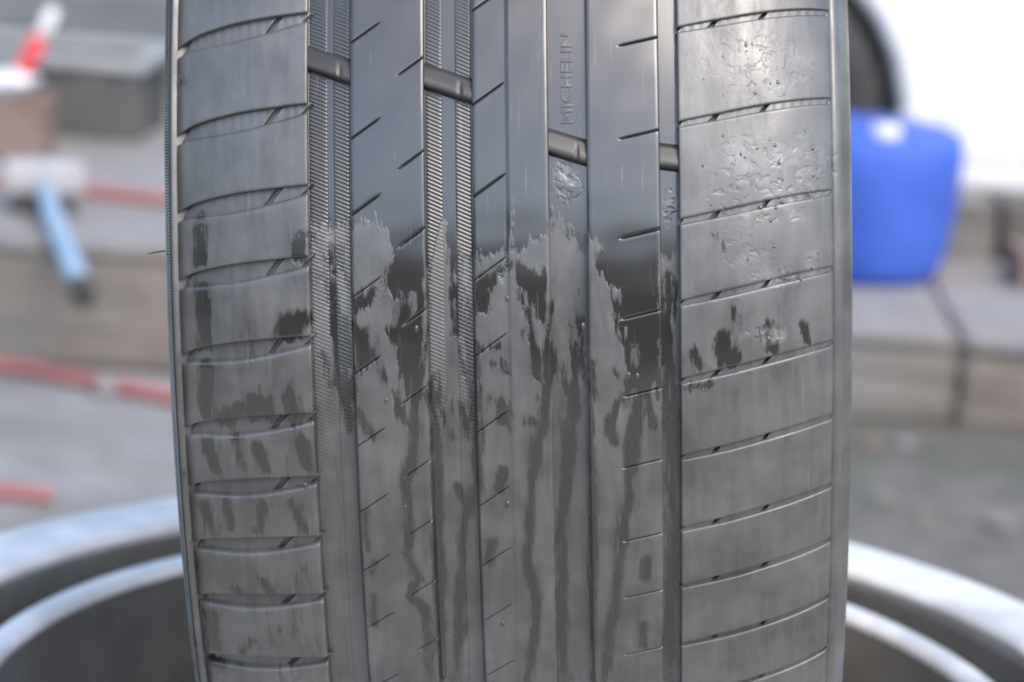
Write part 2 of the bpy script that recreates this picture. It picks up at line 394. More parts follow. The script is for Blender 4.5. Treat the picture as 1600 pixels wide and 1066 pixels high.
RIVULETS = [
    [(-30.2,211,2.5),(-30.9,240,2.0),(-32.0,277,1.8),(-33.6,307,2.3),(-35.5,326,2.3),(-34.5,360,1.6),(-34.6,388,2.3),(-36.5,410,1.6),(-34.0,432,1.8),(-32.3,445,1.6),(-35.9,467,1.6),(-30.4,483,1.6),(-29.5,518,1.4),(-29.8,588,1.4)],
    [(-24.7,204,1.8),(-24.0,285,1.8),(-24.6,384,1.8),(-25.7,588,1.8)],
    [(-10.3,169,1.8),(-9.5,248,2.0),(-9.7,330,1.8),(-14.2,372,2.3),(-16.1,400,2.0),(-17.7,483,2.0),(-20.6,597,2.0)],
    [(16.4,184,1.8),(16.3,213,2.0),(14.7,256,1.8),(11.7,286,2.7),(10.3,331,2.0),(8.9,369,1.8),(7.7,409,1.8),(8.2,437,1.6),(10.1,467,1.8),(9.1,527,2.0),(5.7,597,2.0)],
    [(27.9,146,1.4),(27.1,185,2.0),(25.6,221,2.5),(24.0,257,3.2),(22.9,301,2.5),(21.4,354,2.0),(19.6,401,2.0),(19.9,467,1.8),(20.0,598,1.8)],
    [(32.1,185,0.9),(31.9,332,0.9),(31.2,599,1.1)],
    [(49.0,218,2.9),(47.5,244,2.9),(46.1,280,2.9),(45.3,310,2.3),(44.7,348,2.5),(42.1,391,2.7),(40.6,427,2.0),(39.7,468,1.8),(37.0,520,2.0),(34.4,599,2.0)],
    [(50.8,233,1.4),(53.4,262,1.1)],
    [(59.8,102,1.8),(59.1,187,2.0),(60.3,244,2.0),(59.7,334,1.8),(60.5,413,2.0),(59.1,496,2.3),(59.2,602,2.3)],
    [(50.8,424,2.0),(50.7,444,1.8)],
    [(49.5,508,1.6),(49.0,538,1.6)],
    [(-37.3,240,2.0),(-34.3,255,1.4)],
    [(-50.6,255,1.1),(-47.7,269,0.9)],
    [(-58.1,62,1.8),(-59.5,104,2.3),(-58.0,154,2.7),(-56.8,211,2.7),(-55.3,269,1.4)],
    [(-63.6,182,1.1),(-62.4,218,1.1)],
    [(-49.3,466,1.1),(-49.4,505,1.4)],
    [(-47.9,424,1.1),(-49.5,437,1.4)],
    [(-50.7,361,0.9),(-50.5,408,1.1)],
    [(-108.8,285,2.0),(-105.7,319,2.0)],
    [(-96.0,281,2.3),(-94.2,315,1.6)],
    [(-88.9,287,2.7),(-85.1,313,1.8)],
    [(-72.8,278,2.3),(-70.0,307,1.8)],
    [(-110.9,366,1.8),(-108.6,402,2.0)],
    [(-102.7,358,1.8),(-100.4,389,1.4)],
    [(-88.2,356,2.3),(-90.0,389,1.8)],
    [(-77.5,351,1.8),(-73.3,386,1.4)],
    [(-100.7,469,1.4),(-99.2,477,1.1)],
    [(-90.6,451,1.6),(-88.0,468,1.4)],
    [(-97.0,539,1.4),(-100.1,560,1.4)],
    [(-95.9,243,3.6),(-100.4,255,3.2)],
    [(-89.8,231,2.7),(-90.8,251,2.7)],
    [(-83.9,230,1.8),(-83.0,252,2.3)],
    [(-76.9,230,4.1),(-74.3,249,3.6)],
    [(-106.9,197,2.9),(-107.2,250,3.4)],
    [(-107.7,24,2.0),(-107.8,75,2.5)],
    [(-107.3,105,2.7),(-107.5,171,2.9)],
    [(-74.8,150,5.9),(-71.3,139,4.1)],
    [(-69.4,48,1.8),(-71.2,69,2.3)],
    [(-111.5,515,3.2),(-111.1,592,3.2)],
    [(78.6,167,3.2),(80.4,189,4.1)],
    [(68.4,184,2.3),(70.6,198,2.3)],
    [(94.7,158,2.0),(96.0,177,2.5)],
    [(108.2,159,1.4),(109.1,176,1.6)],
    [(82.1,135,0.7),(85.0,161,0.7)],
    [(67.2,220,1.4),(75.1,217,1.4)],
    [(77.1,54,1.1),(78.9,71,0.9)],
    [(-0.7,235,2.7),(-0.1,252,2.3)],
    [(-0.8,314,2.0),(-1.9,334,1.8)],
    [(-5.2,399,1.8),(-6.8,423,2.0)],
    [(-21.8,248,1.4),(-18.9,277,1.4)],
    [(-14.4,241,1.8),(-12.9,277,1.8)],
    [(-16.9,337,1.6),(-15.0,353,1.4)],
    [(-43.3,195,0.8),(-40.5,215,0.6),(-37.6,231,0.3)],
    [(-37.2,237,1.4),(-35.4,252,1.5),(-33.9,256,0.7)],
    [(-51.3,245,0.9),(-48.8,259,0.7),(-47.2,270,0.5)],
    [(-17.8,-7,1.0),(-17.1,28,1.2),(-17.5,54,1.4),(-16.1,75,1.7),(-17.5,99,1.5),(-14.6,121,2.2),(-14.3,147,2.1),(-16.6,161,0.9)],
    [(-12.9,126,1.5),(-11.4,158,1.5),(-11.2,191,1.0)],
    [(-15.8,174,0.7),(-13.4,202,0.5)],
    [(-19.7,232,0.9),(-18.6,251,1.0)],
    [(-14.6,243,1.9),(-13.0,268,1.7)],
    [(6.6,108,0.9),(9.1,132,1.0),(10.7,159,1.2),(11.8,192,1.2),(12.3,216,1.0),(12.6,230,0.4)],
    [(9.4,151,0.9),(7.2,155,0.7)],
    [(16.3,154,1.2),(16.0,186,1.7),(15.3,219,1.4)],
    [(20.9,93,0.7),(23.5,101,0.7)],
    [(23.5,96,0.5),(26.4,114,0.4)],
    [(28.0,146,1.5),(25.4,148,0.9)],
    [(28.0,155,1.4),(26.7,181,1.9),(24.7,209,2.2),(23.3,230,2.1)],
    [(52.4,188,2.2),(46.3,214,2.1)],
    [(49.3,224,3.1),(47.5,248,2.4),(46.1,278,2.2)],
    [(44.5,221,1.2),(40.6,238,1.2),(38.5,256,1.5),(39.6,278,1.7)],
    [(40.3,201,0.8),(44.6,218,1.0)],
    [(51.6,227,1.0),(54.0,257,0.8)],
    [(54.9,219,0.7),(55.8,232,0.5)],
    [(60.8,121,1.2),(59.9,140,1.5),(59.0,162,1.2),(59.4,183,1.9),(58.4,233,1.5),(58.5,279,1.4)],
    [(-6.3,175,1.5),(-1.9,172,1.4)],
    [(-5.5,187,1.0),(-2.9,191,0.7)],
    [(-4.0,229,1.2),(-0.6,238,2.1),(0.6,249,0.9)],
    [(-0.3,186,0.5),(0.7,199,0.3)],
    [(1.9,252,0.4),(2.0,268,0.3)],
    [(9.7,255,1.4),(12.7,258,1.0)],
]
WET_PATCHES = [
    [(-38.1,67),(-26.7,51),(-26.9,126),(-27.0,190),(-27.8,215),(-32.3,223),(-35.6,208),(-38.6,175),(-41.0,153),(-38.6,144),(-37.6,125),(-41.3,104),(-40.4,90)],
    [(-52.3,117),(-41.3,94),(-42.6,106),(-45.4,125),(-51.5,132)],
    [(-52.5,144),(-47.7,146),(-45.3,174),(-43.3,186),(-46.4,191),(-52.1,199)],
    [(-9.3,100),(3.3,75),(3.3,87),(-1.5,100),(-5.2,137),(-9.3,137)],
    [(4.0,-19),(17.8,-19),(17.5,46),(10.7,61),(6.4,71),(3.6,66)],
    [(3.6,76),(7.2,79),(12.3,92),(17.3,85),(17.6,101),(16.1,114),(17.3,159),(14.6,149),(12.1,138),(11.3,127),(8.7,122),(6.6,108),(4.9,100)],
    [(18.7,5),(30.7,6),(30.5,69),(26.2,59),(23.7,32),(20.4,19)],
    [(33.5,69),(57.1,63),(56.7,221),(54.1,213),(50.6,232),(44.5,221),(43.0,177),(40.5,139),(39.3,123),(37.2,104),(34.7,88)],
]
DRY_PATCHES = [
    [(-52.2,43),(-43.5,36),(-42.2,40),(-38.3,64),(-41.6,85),(-47.3,93),(-52.6,101)],
    [(17.8,61),(21.5,64),(25.3,82),(28.2,106),(27.2,138),(24.5,162),(17.9,173)],
    [(44.1,155),(46.9,172),(49.1,191),(47.9,195),(45.1,174)],
    [(38.9,104),(40.8,112),(40.6,123),(39.0,118)],
    [(-35.7,107),(-34.3,112),(-33.7,125),(-35.4,120)],
    [(-32.7,108),(-31.2,117),(-31.1,132),(-32.8,120)],
    [(59.2,92),(62.2,95),(62.1,119),(59.5,121)],
]


def seg_dist(px, py, ax, ay, aw, bx, by, bw):
    dx, dy = bx - ax, by - ay
    t = np.clip(((px - ax) * dx + (py - ay) * dy) / (dx * dx + dy * dy + 1e-9), 0, 1)
    return aw + (bw - aw) * t - np.hypot(px - ax - t * dx, py - ay - t * dy)

def poly_sd(px, py, P):
    d = np.full(px.shape, -1e9); ins = np.zeros(px.shape, bool)
    for (ax, ay), (bx, by) in zip(P, P[1:] + P[:1]):
        d = np.maximum(d, seg_dist(px, py, ax, ay, 0, bx, by, 0))
        if ay != by:
            ins ^= ((ay > py) != (by > py)) & (px < (bx - ax) * (py - ay) / (by - ay) + ax)
    return np.where(ins, -d, d)

def wet_field(u, th):
    """millimetres inside (+) or outside (-) the water outlines on the tread"""
    x = u * 1000.0; y = th * 325.0; k = 0.325
    W = np.full(x.shape, -4.0)
    vis = (th > -0.45) & (th < 0.75)
    for L in RIVULETS:
        for a, b in zip(L[:-1], L[1:]):
            W = np.maximum(W, seg_dist(x, y, a[0], a[1] * k, a[2], b[0], b[1] * k, b[2]))
    for P in WET_PATCHES:
        W = np.maximum(W, poly_sd(x, y, [(a, b * k) for a, b in P]))
    rib = (x > -67.5) & (x < 63.5)
    lim = np.interp(x, [-70, -52, -40, -37, -27, -20, -10, 3, 4.5, 17, 20, 28, 31, 36, 41, 64], [0.03, 0.035, 0.035, 0.09, 0.09, 0.03, 0.075, 0.075, 0.0, 0.0, 0.03, 0.05, 0.055, 0.06, 0.1, 0.07])
    top = (lim - th) * 325 * 0.6
    W = np.where(rib, np.maximum(W, top), W)
    W = np.where((x < -68) & (th > 0.15), np.maximum(W, -1.7), W)
    for P in DRY_PATCHES:
        W = np.minimum(W, -poly_sd(x, y, [(a, b * k) for a, b in P]))
    return np.clip(np.where(vis, W, -4.0), -4, 4)

BEADS = [(92, -0.14, 22, 0.05), (86, -0.005, 16, 0.06), (103, -0.02, 16, 0.05), (86, 0.07, 12, 0.02), (112, 0.085, 5, 0.02), (118, -0.03, 4, 0.03), (95, 0.165, 12, 0.012), (100, 0.1, 16, 0.012),
         (96, 0.03, 20, 0.012), (-115.5, -0.137, 1.8, 0.008), (1.5, 0.09, 3, 0.016), (24, -0.01, 7, 0.03), (60, 0.02, 3, 0.03), (-62, 0.08, 6, 0.06)]
def bead_field(u, th):
    x = u * 1000.0; B = np.zeros(x.shape)
    for a, b, ru, rt in BEADS:
        B = np.maximum(B, np.clip(1.3 - 1.3 * (((x - a) / ru) ** 2 + ((th - b) / rt) ** 2), 0, 1))
    return B

def feather_field(u, th):
    mid = np.clip((th + 0.02) / 0.06, 0, 1) * np.clip((0.30 - th) / 0.08, 0, 1)
    return np.where(u < -0.068, 0.34, 0.14 + 0.36 * mid)

def surf(u, th, d):
    r = prof(u) - d
    return np.stack([u, -r * np.cos(th), -r * np.sin(th)], -1)

def grid_mesh(name, P, u, th, closed=False, mat='rubber', fields=True):
    nr, nc = P.shape[:2]
    me = bpy.data.meshes.new(name)
    idx = np.arange(nr * nc).reshape(nr, nc)
    if closed:
        idx = np.vstack([idx, idx[:1]])
    q = np.stack([idx[:-1, :-1], idx[:-1, 1:], idx[1:, 1:], idx[1:, :-1]], -1).reshape(-1, 4)
    me.vertices.add(nr * nc); me.loops.add(q.size); me.polygons.add(len(q))
    me.vertices.foreach_set('co', (P - BASE).reshape(-1).astype(np.float32))
    me.loops.foreach_set('vertex_index', q.reshape(-1).astype(np.int32))
    me.polygons.foreach_set('loop_start', np.arange(0, q.size, 4, dtype=np.int32))
    me.polygons.foreach_set('use_smooth', np.ones(len(q), bool))
    uvl = me.uv_layers.new(name='tread')
    uvs = np.stack([u.reshape(-1), th.reshape(-1) * 0.325], -1)[q.reshape(-1)]
    uvl.data.foreach_set('uv', uvs.reshape(-1).astype(np.float32))
    if fields:
        a = me.attributes.new('wet', 'FLOAT', 'POINT'); a.data.foreach_set('value', wet_field(u, th).reshape(-1).astype(np.float32))
        a = me.attributes.new('feather', 'FLOAT', 'POINT'); a.data.foreach_set('value', feather_field(u, th).reshape(-1).astype(np.float32))
        a = me.attributes.new('bead', 'FLOAT', 'POINT'); a.data.foreach_set('value', bead_field(u, th).reshape(-1).astype(np.float32))
    me.materials.append(M[mat])
    me.update(); me.validate()
    return me

def part(name, me, parent=None):
    return link(bpy.data.objects.new(name, me), parent or tyre)

def edge_steps(D, e):
    """offsets from a block's edge and depths there: wall, rounded arris, flat top"""
    return [(0, D), (0, e * 1.7), (0, e), (0.12 * e, 0.55 * e), (0.45 * e, 0.14 * e), (e, 0), (1.9 * e, 0)]

def span(lo, hi, eL, eR, D, step):
    """coordinates across a piece with rounded arrises at both ends -> (value, depth)"""
    a = [(lo + o, d) for o, d in edge_steps(D, eL)] if eL else [(lo, 0)]
    b = [(hi - o, d) for o, d in reversed(edge_steps(D, eR))] if eR else [(hi, 0)]
    n = max(2, int((b[0][0] - a[-1][0]) / step))
    mid = [(a[-1][0] + (b[0][0] - a[-1][0]) * k / n, 0) for k in range(1, n)]
    s = a + mid + b
    return np.array([p[0] for p in s]), np.array([p[1] for p in s])

GROOVE_D = 0.0046
VIS0, VIS1 = -0.30, 0.72
TWO_PI = 2 * math.pi
def unevenness(u, th, seed=0):
    x = u * 1000; y = th * 325
    return 0.00003 * (np.sin(x * 0.31 + y * 0.17 + seed) + np.sin(x * 0.13 - y * 0.23 + 2.1 * seed) + 0.6 * np.sin(y * 0.47 + x * 0.05 + seed))

# circumferential ribs, rows sheared so they run along the sipes
def rib(u0, u1, slope, sipes, step_at=None, seed=0):
    us, du = span(u0, u1, 0.0009, 0.0009, GROOVE_D + 0.001, 0.0007)
    if step_at:
        us = np.sort(np.concatenate([us, [step_at - 0.0009, step_at - 0.0003, step_at + 0.0003, step_at + 0.0009]]))
        du = np.interp(us, *span(u0, u1, 0.0009, 0.0009, GROOVE_D + 0.001, 0.0007)) if False else np.where((us <= u0 + 1e-9) | (us >= u1 - 1e-9), 0, 0)
        # rebuild depths with the step inserted
        a, d = span(u0, u1, 0.0009, 0.0009, GROOVE_D + 0.001, 0.0007)
        ins = [step_at - 0.0009, step_at - 0.0003, step_at + 0.0003, step_at + 0.0009]
        k = int(np.searchsorted(a, ins[0]))
        keep = np.ones(len(a), bool); keep[(a > ins[0] - 0.0003) & (a < ins[-1] + 0.0003)] = False
        k = int(np.searchsorted(a[keep], ins[0]))
        us = np.insert(a[keep], k, ins); du = np.insert(d[keep], k, [0, 0, 0, 0])
    ref = u0
    rows = list(np.arange(VIS0, VIS1, 0.0024)) + list(np.arange(VIS1, VIS0 + TWO_PI - 0.005, 0.02))
    W = [0.0011, 0.0007, 0.00034, 0.00016]                 # metres either side of a sipe
    cuts = []
    for (ua, ta, ub, tb) in sipes:
        tau = ta - slope * (ua - ref) * 1000
        cuts.append((tau, min(ua, ub), max(ua, ub), ua < ub))
        lo, hi = tau - 0.0013 / 0.325, tau + 0.0013 / 0.325
        rows = [r for r in rows if not lo < r < hi]
        rows += [tau + s * q / 0.325 for q in W for s in (-1, 1)] + [tau]
    rows = np.array(sorted(rows))
    U, T0 = np.meshgrid(us, rows)
    T = T0 + slope * (U - ref) * 1000
    D = np.repeat(du[None, :], len(rows), 0) + unevenness(U, T, seed)
    if step_at:
        D = D + 0.00045 * (1 - np.clip((U - step_at) / 0.0006 + 0.5, 0, 1))
    for tau, ua, ub, from_left in cuts:
        q = np.abs(T0 - tau) * 0.325
        dep = np.interp(q, [0, 0.00016, 0.00034, 0.0008], [0.0022, 0.0016, 0.00012, 0])
        ext = np.clip(((ub - U) if from_left else (U - ua)) / 0.0016, 0, 1)
        D = D + dep * ext * np.interp(tau, [0.1, 0.45], [1.0, 0.55])
    return part('tread_rib', grid_mesh('tread_rib', surf(U, T, D), U, T, closed=True))

mm = lambda L, e: [(a / 1000, t, b / 1000, s) for (a, t, b, s) in L]
A_L = [-0.1651, -0.058, 0.0256, 0.1149, 0.2002, 0.2836, 0.3617, 0.4357, 0.5122, 0.60, 0.69]
A_R = [-0.1481, -0.0447, 0.0396, 0.1276, 0.2129, 0.2979, 0.3698, 0.4464, 0.5244, 0.61, 0.70]
B_L = [-0.1989, -0.0931, 0.0077, 0.0981, 0.1812, 0.2679, 0.3554, 0.4301, 0.5029, 0.5813, 0.66]
C_R = [-0.1669, -0.0638, 0.0445, 0.1326, 0.2193, 0.3015, 0.3906, 0.4634, 0.5419, 0.63]
jit = lambda: random.uniform(-1.0, 1.0)
rib(-0.0525, -0.0262, -0.00218, mm([(-52.5, t, -42.0 + jit(), 0) for t in A_L] + [(-26.2, t, -35.5 + jit(), 0) for t in A_R], 0), seed=1)
rib(-0.0093, 0.0177, -0.0022, mm([(-9.3, t, 2.0, 0) for t in B_L], 0), step_at=0.0031, seed=2)
rib(0.03105, 0.0569, -0.0007, mm([(56.9, t, 42.8 + jit(), 0) for t in C_R], 0), seed=3)

# shoulder blocks: each lies between two lateral grooves
L_PH = [-0.39, -0.297, -0.1935, -0.0899, 0.0, 0.0786, 0.1664, 0.2536, 0.3274, 0.4008, 0.4752, 0.5639, 0.645, 0.735]
R_PH = [-0.385, -0.28, -0.1754, -0.0698, 0.0372, 0.126, 0.2128, 0.301, 0.3874, 0.4601, 0.5398, 0.618, 0.70]
def curve(tab):
    xs = np.array([p[0] for p in tab]) / 1000; ys = np.array([p[1] for p in tab])
    return lambda u: np.interp(u, xs, ys)
def smooth_curve(tab, shift=0.0):
    f = curve(tab)
    return lambda u: shift + sum(f(u + o) for o in (-0.004, -0.002, 0, 0.002, 0.004)) / 5
L_LIP = curve([(-119, 0.033), (-116, 0.0285), (-112, 0.0245), (-108, 0.0232), (-97, 0.0202), (-90, 0.0165), (-82, 0.0112), (-75, 0.0058), (-68, 0.0), (-60, -0.005)])
L_UP = smooth_curve([(-121, 0.028), (-116, 0.018), (-111.7, 0.0098), (-104.7, 0.0044), (-94, -0.0018), (-84, -0.0051), (-68, -0.0092), (-60, -0.011)])
R_UP = smooth_curve([(56, 0.003), (64, -0.003), (79, -0.0125), (95, -0.023), (108, -0.0305), (124, -0.038)])
R_LIP = smooth_curve([(56, 0.012), (64, 0.006), (79, -0.002), (95, -0.0125), (108, -0.0202), (124, -0.0285)], -0.0036)

def block(top, bot, u0, u1, e_top, e_bot, e_in, e_out, left, seed):
    """top/bot: edge angle as a function of axial position"""
    eL, eR = (e_out, e_in) if left else (e_in, e_out)
    us, du = span(u0, u1, eL, eR, GROOVE_D + 0.001, 0.0009)
    height = float(np.mean(bot(us) - top(us)) * 0.325)
    ts, dt = span(0.0, height, e_top, e_bot, GROOVE_D + 0.001, 0.0009)
    U, S = np.meshgrid(us, ts)
    tp, bt = np.meshgrid(top(us), ts)[0], np.meshgrid(bot(us), ts)[0]
    near = np.minimum(S, height - S)
    T = np.where(S < height / 2, tp + S / 0.325, bt - (height - S) / 0.325)
    f = np.clip((S - 0.004) / max(height - 0.008, 1e-4), 0, 1)
    lin = (tp + 0.004 / 0.325) * (1 - f) + (bt - 0.004 / 0.325) * f
    T = np.where((S > 0.004) & (S < height - 0.004), lin, T)
    D = np.maximum(du[None, :], dt[:, None])
    both = (du[None, :] > 0) & (dt[:, None] > 0)
    D = np.where(both, np.minimum(np.hypot(du[None, :], dt[:, None]), GROOVE_D + 0.001), D)
    return U, T, D + unevenness(U, T, seed)

def left_block(a, b, seed):
    U, T, D = block(lambda u: a + L_LIP(u), lambda u: b + L_UP(u), -0.1168, -0.0679, 0.0016, 0.0006, 0.0006, 0.0024, True, seed)
    return grid_mesh('tread_block', surf(U, T, D), U, T)
def right_block(a, b, seed):
    U, T, D = block(lambda u: a + R_LIP(u), lambda u: b + R_UP(u), 0.06357, 0.1190, 0.0008, 0.0006, 0.0006, 0.0016, False, seed)
    return grid_mesh('tread_block', surf(U, T, D), U, T)

def pad(a, u0, u1, lo, hi, depth, slant, name='groove_floor'):
    """raised floor inside a lateral groove, with slanted ends"""
    us, du = span(u0, u1, 0.0005, 0.0005, GROOVE_D, 0.0012)
    fs = np.linspace(0, 1, 7)
    U, Fq = np.meshgrid(us, fs)
    U = U + slant * (Fq - 0.5)
    T = (a + lo(U) - 0.0012) * (1 - Fq) + (a + hi(U) + 0.0012) * Fq
    D = np.maximum(depth + 0.00015 * np.sin(U * 1900 + a * 50), np.where(du > 0, depth + du, 0)[None, :])
    return grid_mesh(name, surf(U, T, D), U, T)

def turn_about_axle(o, ang):
    c = Vector(-BASE)
    o.matrix_local = Matrix.Translation(c) @ Matrix.Rotation(ang, 4, 'X') @ Matrix.Translation(-c)

for k, (a, b) in enumerate(zip(L_PH[:-1], L_PH[1:])):
    part('tread_block', left_block(a, b, k * 1.7))
for k, (a, b) in enumerate(zip(R_PH[:-1], R_PH[1:])):
    part('tread_block', right_block(a, b, k * 1.3 + 5))
for a in L_PH:
    part('groove_floor', pad(a, -0.1135, -0.0816, L_UP, L_LIP, 0.0026, -0.005))
    part('groove_floor', pad(a, -0.0792, -0.0684, L_UP, L_LIP, 0.0022, -0.005))
for a in R_PH:
    part('groove_floor', pad(a, 0.0642, 0.0752, R_UP, R_LIP, 0.0012, -0.0025))
    part('groove_floor', pad(a, 0.0772, 0.0935, R_UP, R_LIP, 0.0016, -0.0025))
    part('groove_floor', pad(a, 0.0950, 0.1180, R_UP, R_LIP, 0.0013, -0.0025))
# the rest of the circle, out of the picture: evenly spaced copies of one block per side
for PH, maker in ((L_PH, left_block), (R_PH, right_block)):
    gap = TWO_PI - (PH[-1] - PH[0]); n = round(gap / 0.088); p = gap / n
    me = maker(PH[-1], PH[-1] + p, 3.0)
    for k in range(n):
        o = part('tread_block', me)
        turn_about_axle(o, k * p)

# casing: groove floors, shoulders, sidewalls and beads in one skin
dl = GROOVE_D
side = [(-0.104, 0.2165), (-0.109, 0.2185), (-0.1145, 0.2235), (-0.120, 0.236), (-0.1235, 0.262), (-0.1232, 0.280), (-0.1226, 0.2925), (-0.1221, 0.3005), (-0.1212, 0.3050), (-0.1200, 0.3082), (-0.1188, 0.3103), (-0.1176, 0.3121)]
right = [(0.1186, prof(0.1186) - 0.0016), (0.1192, prof(0.1192) - 0.0007), (0.1205, prof(0.1205) - 0.0005), (0.1222, 0.3056), (0.1226, 0.3046), (0.1248, 0.3018), (0.1262, 0.2975), (0.1270, 0.292), (0.1276, 0.281), (0.1278, 0.262), (0.124, 0.236), (0.1185, 0.2235), (0.113, 0.2185), (0.108, 0.2165)]
mid = []
for u in np.arange(-0.1165, 0.1181, 0.0015):
    if u < -0.0665 or u > 0.0625:
        edge = 0.0022 if (u < -0.1145 or u > 0.1155) else dl
    else:
        edge = dl
    mid.append((u, prof(u) - edge))
pf = np.array(side + mid + right)
rows = np.concatenate([np.arange(VIS0, VIS1, 0.004), np.arange(VIS1, VIS0 + TWO_PI - 0.004, 0.02)])
U = np.repeat(pf[None, :, 0], len(rows), 0); T = np.repeat(rows[:, None], len(pf), 1); RR = np.repeat(pf[None, :, 1], len(rows), 0)
P = np.stack([U, -RR * np.cos(T), -RR * np.sin(T)], -1)
part('casing', grid_mesh('casing', P, U, T, closed=True))

# fine diagonal hatching moulded into the floors of two grooves
def hatch(u0, u1, slope, depth, period, h, ph=0.0):
    rows = np.arange(VIS0, VIS1, period / 6 / 0.325)
    us = np.array([u0, u0 + 0.0002] + list(np.linspace(u0 + 0.0005, u1 - 0.0005, 7)) + [u1 - 0.0002, u1])
    U, T0 = np.meshgrid(us, rows)
    T = T0 + slope * (U - u0) * 1000
    f = np.interp((np.arange(len(rows)) % 6) / 6.0, [0, 0.17, 0.34, 0.5, 0.67, 0.84], [0, 0.15, 0.85, 1.0, 0.85, 0.15])
    edge = np.minimum(1, np.minimum(U - u0, u1 - U) / 0.0004)
    H = f[:, None] * edge * h * np.interp(T, [0.08, 0.3], [1.0, 0.3])
    H = np.where((U <= u0) | (U >= u1), -0.0006, H)
    return part('groove_hatching', grid_mesh('groove_hatching', surf(U, T, depth - 0.0002 - H), U, T))
hatch(-0.0677, -0.0609, 0.0013, dl, 0.00145, 0.00019)
hatch(-0.0590, -0.0530, 0.0013, dl, 0.00145, 0.00019)
hatch(-0.0260, -0.0200, 0.0014, dl, 0.00145, 0.00019)
hatch(-0.0156, -0.0096, 0.0014, dl, 0.00145, 0.00019)

# toothed rings low on the left shoulder
def teeth(u0, u1, r0, r1, period, h):
    rows = np.arange(VIS0, VIS1, period / 4 / r0)
    us = np.linspace(u0, u1, 4); rs = np.linspace(r0, r1, 4)
    U, T0 = np.meshgrid(us, rows)
    T = T0 + 0.0012 * (U - u0) * 1000
    f = np.array([0, 1, 1, 0])[np.arange(len(rows)) % 4]
    RR = rs[None, :] + f[:, None] * h * np.array([0.0, 1, 1, 0.0])[None, :]
    P = np.stack([U - f[:, None] * h * 0.5, -RR * np.cos(T), -RR * np.sin(T)], -1)
    return part('serrated_ring', grid_mesh('serrated_ring', P, U, T))
teeth(-0.12155, -0.1203, 0.3048, 0.3080, 0.0011, 0.0006)
teeth(-0.12005, -0.1190, 0.3086, 0.3104, 0.0011, 0.0005)

# tread wear bars across the grooves: sloped face, rounded crest, steep lower face
def wear_bar(u0, u1, t_ref, slope, notch=True):
    us = np.array(sorted(list(np.linspace(u0, u1, 24))))
    sec = [(-0.0072, 0.0052), (-0.0066, 0.0036), (-0.0050, 0.0030), (-0.0030, 0.0023), (-0.0012, 0.00165), (-0.0002, 0.0014), (0.0010, 0.00135), (0.0018, 0.0015), (0.0022, 0.0022), (0.0027, 0.0036), (0.0031, 0.0052)]
    o = np.array([p[0] for p in sec]); d = np.array([p[1] for p in sec])
    U, O = np.meshgrid(us, o)
    T = t_ref + O / 0.325 + slope * (U - (u0 + u1) / 2) * 1000
    D = np.repeat(d[:, None], len(us), 1)
    if notch:
        c = u0 + 0.72 * (u1 - u0)
        k = np.argmin(np.abs(us - c))
        D[4:9, k] += 0.0012
    return part('wear_bar', grid_mesh('wear_bar', surf(U, T, D), U, T, mat='bar_rubber'))
wear_bar(-0.0681, -0.0523, -0.1374, 0.00115)
wear_bar(-0.0264, -0.0091, -0.1138, 0.00108)
wear_bar(0.0175, 0.0312, -0.0409, 0.00100)
wear_bar(0.0567, 0.0638, -0.0285, 0.0004, False)

# raised lettering on the floor of the third groove, reading upwards
cu = bpy.data.curves.new('lettering', 'FONT')
cu.body = 'MICHELIN'
cu.size = 1.0; cu.extrude = 0.04; cu.bevel_depth = 0.018; cu.bevel_resolution = 1; cu.resolution_u = 6
tmp = bpy.data.objects.new('lettering_source', cu)
C.objects.link(tmp)
bpy.context.view_layer.update()
me = bpy.data.meshes.new_from_object(tmp.evaluated_get(bpy.context.evaluated_depsgraph_get()))
bpy.data.objects.remove(tmp)
co = np.zeros(len(me.vertices) * 3, np.float32); me.vertices.foreach_get('co', co); co = co.reshape(-1, 3)
x0, x1, y0, y1 = co[:, 0].min(), co[:, 0].max(), co[:, 1].min(), co[:, 1].max()
uu = 0.0262 - (co[:, 1] - y0) / (y1 - y0) * 0.0041
tt = -0.0735 - (co[:, 0] - x0) / (x1 - x0) * 0.102
zz = (co[:, 2] - co[:, 2].min()) / (co[:, 2].max() - co[:, 2].min())
pp = surf(uu, tt, dl - zz * 0.00035) - BASE
me.vertices.foreach_set('co', pp.reshape(-1).astype(np.float32))
for nm, fn in (('wet', wet_field), ('bead', bead_field), ('feather', feather_field)):
    at = me.attributes.new(nm, 'FLOAT', 'POINT'); at.data.foreach_set('value', fn(uu, tt).astype(np.float32))
while me.uv_layers: me.uv_layers.remove(me.uv_layers[0])
uvl = me.uv_layers.new(name='tread')
li = np.zeros(len(me.loops), np.int32); me.loops.foreach_get('vertex_index', li)
uvl.data.foreach_set('uv', np.stack([uu, tt * 0.325], -1)[li].reshape(-1).astype(np.float32))
me.materials.clear(); me.materials.append(M['rubber']); me.update()
part('raised_lettering', me)

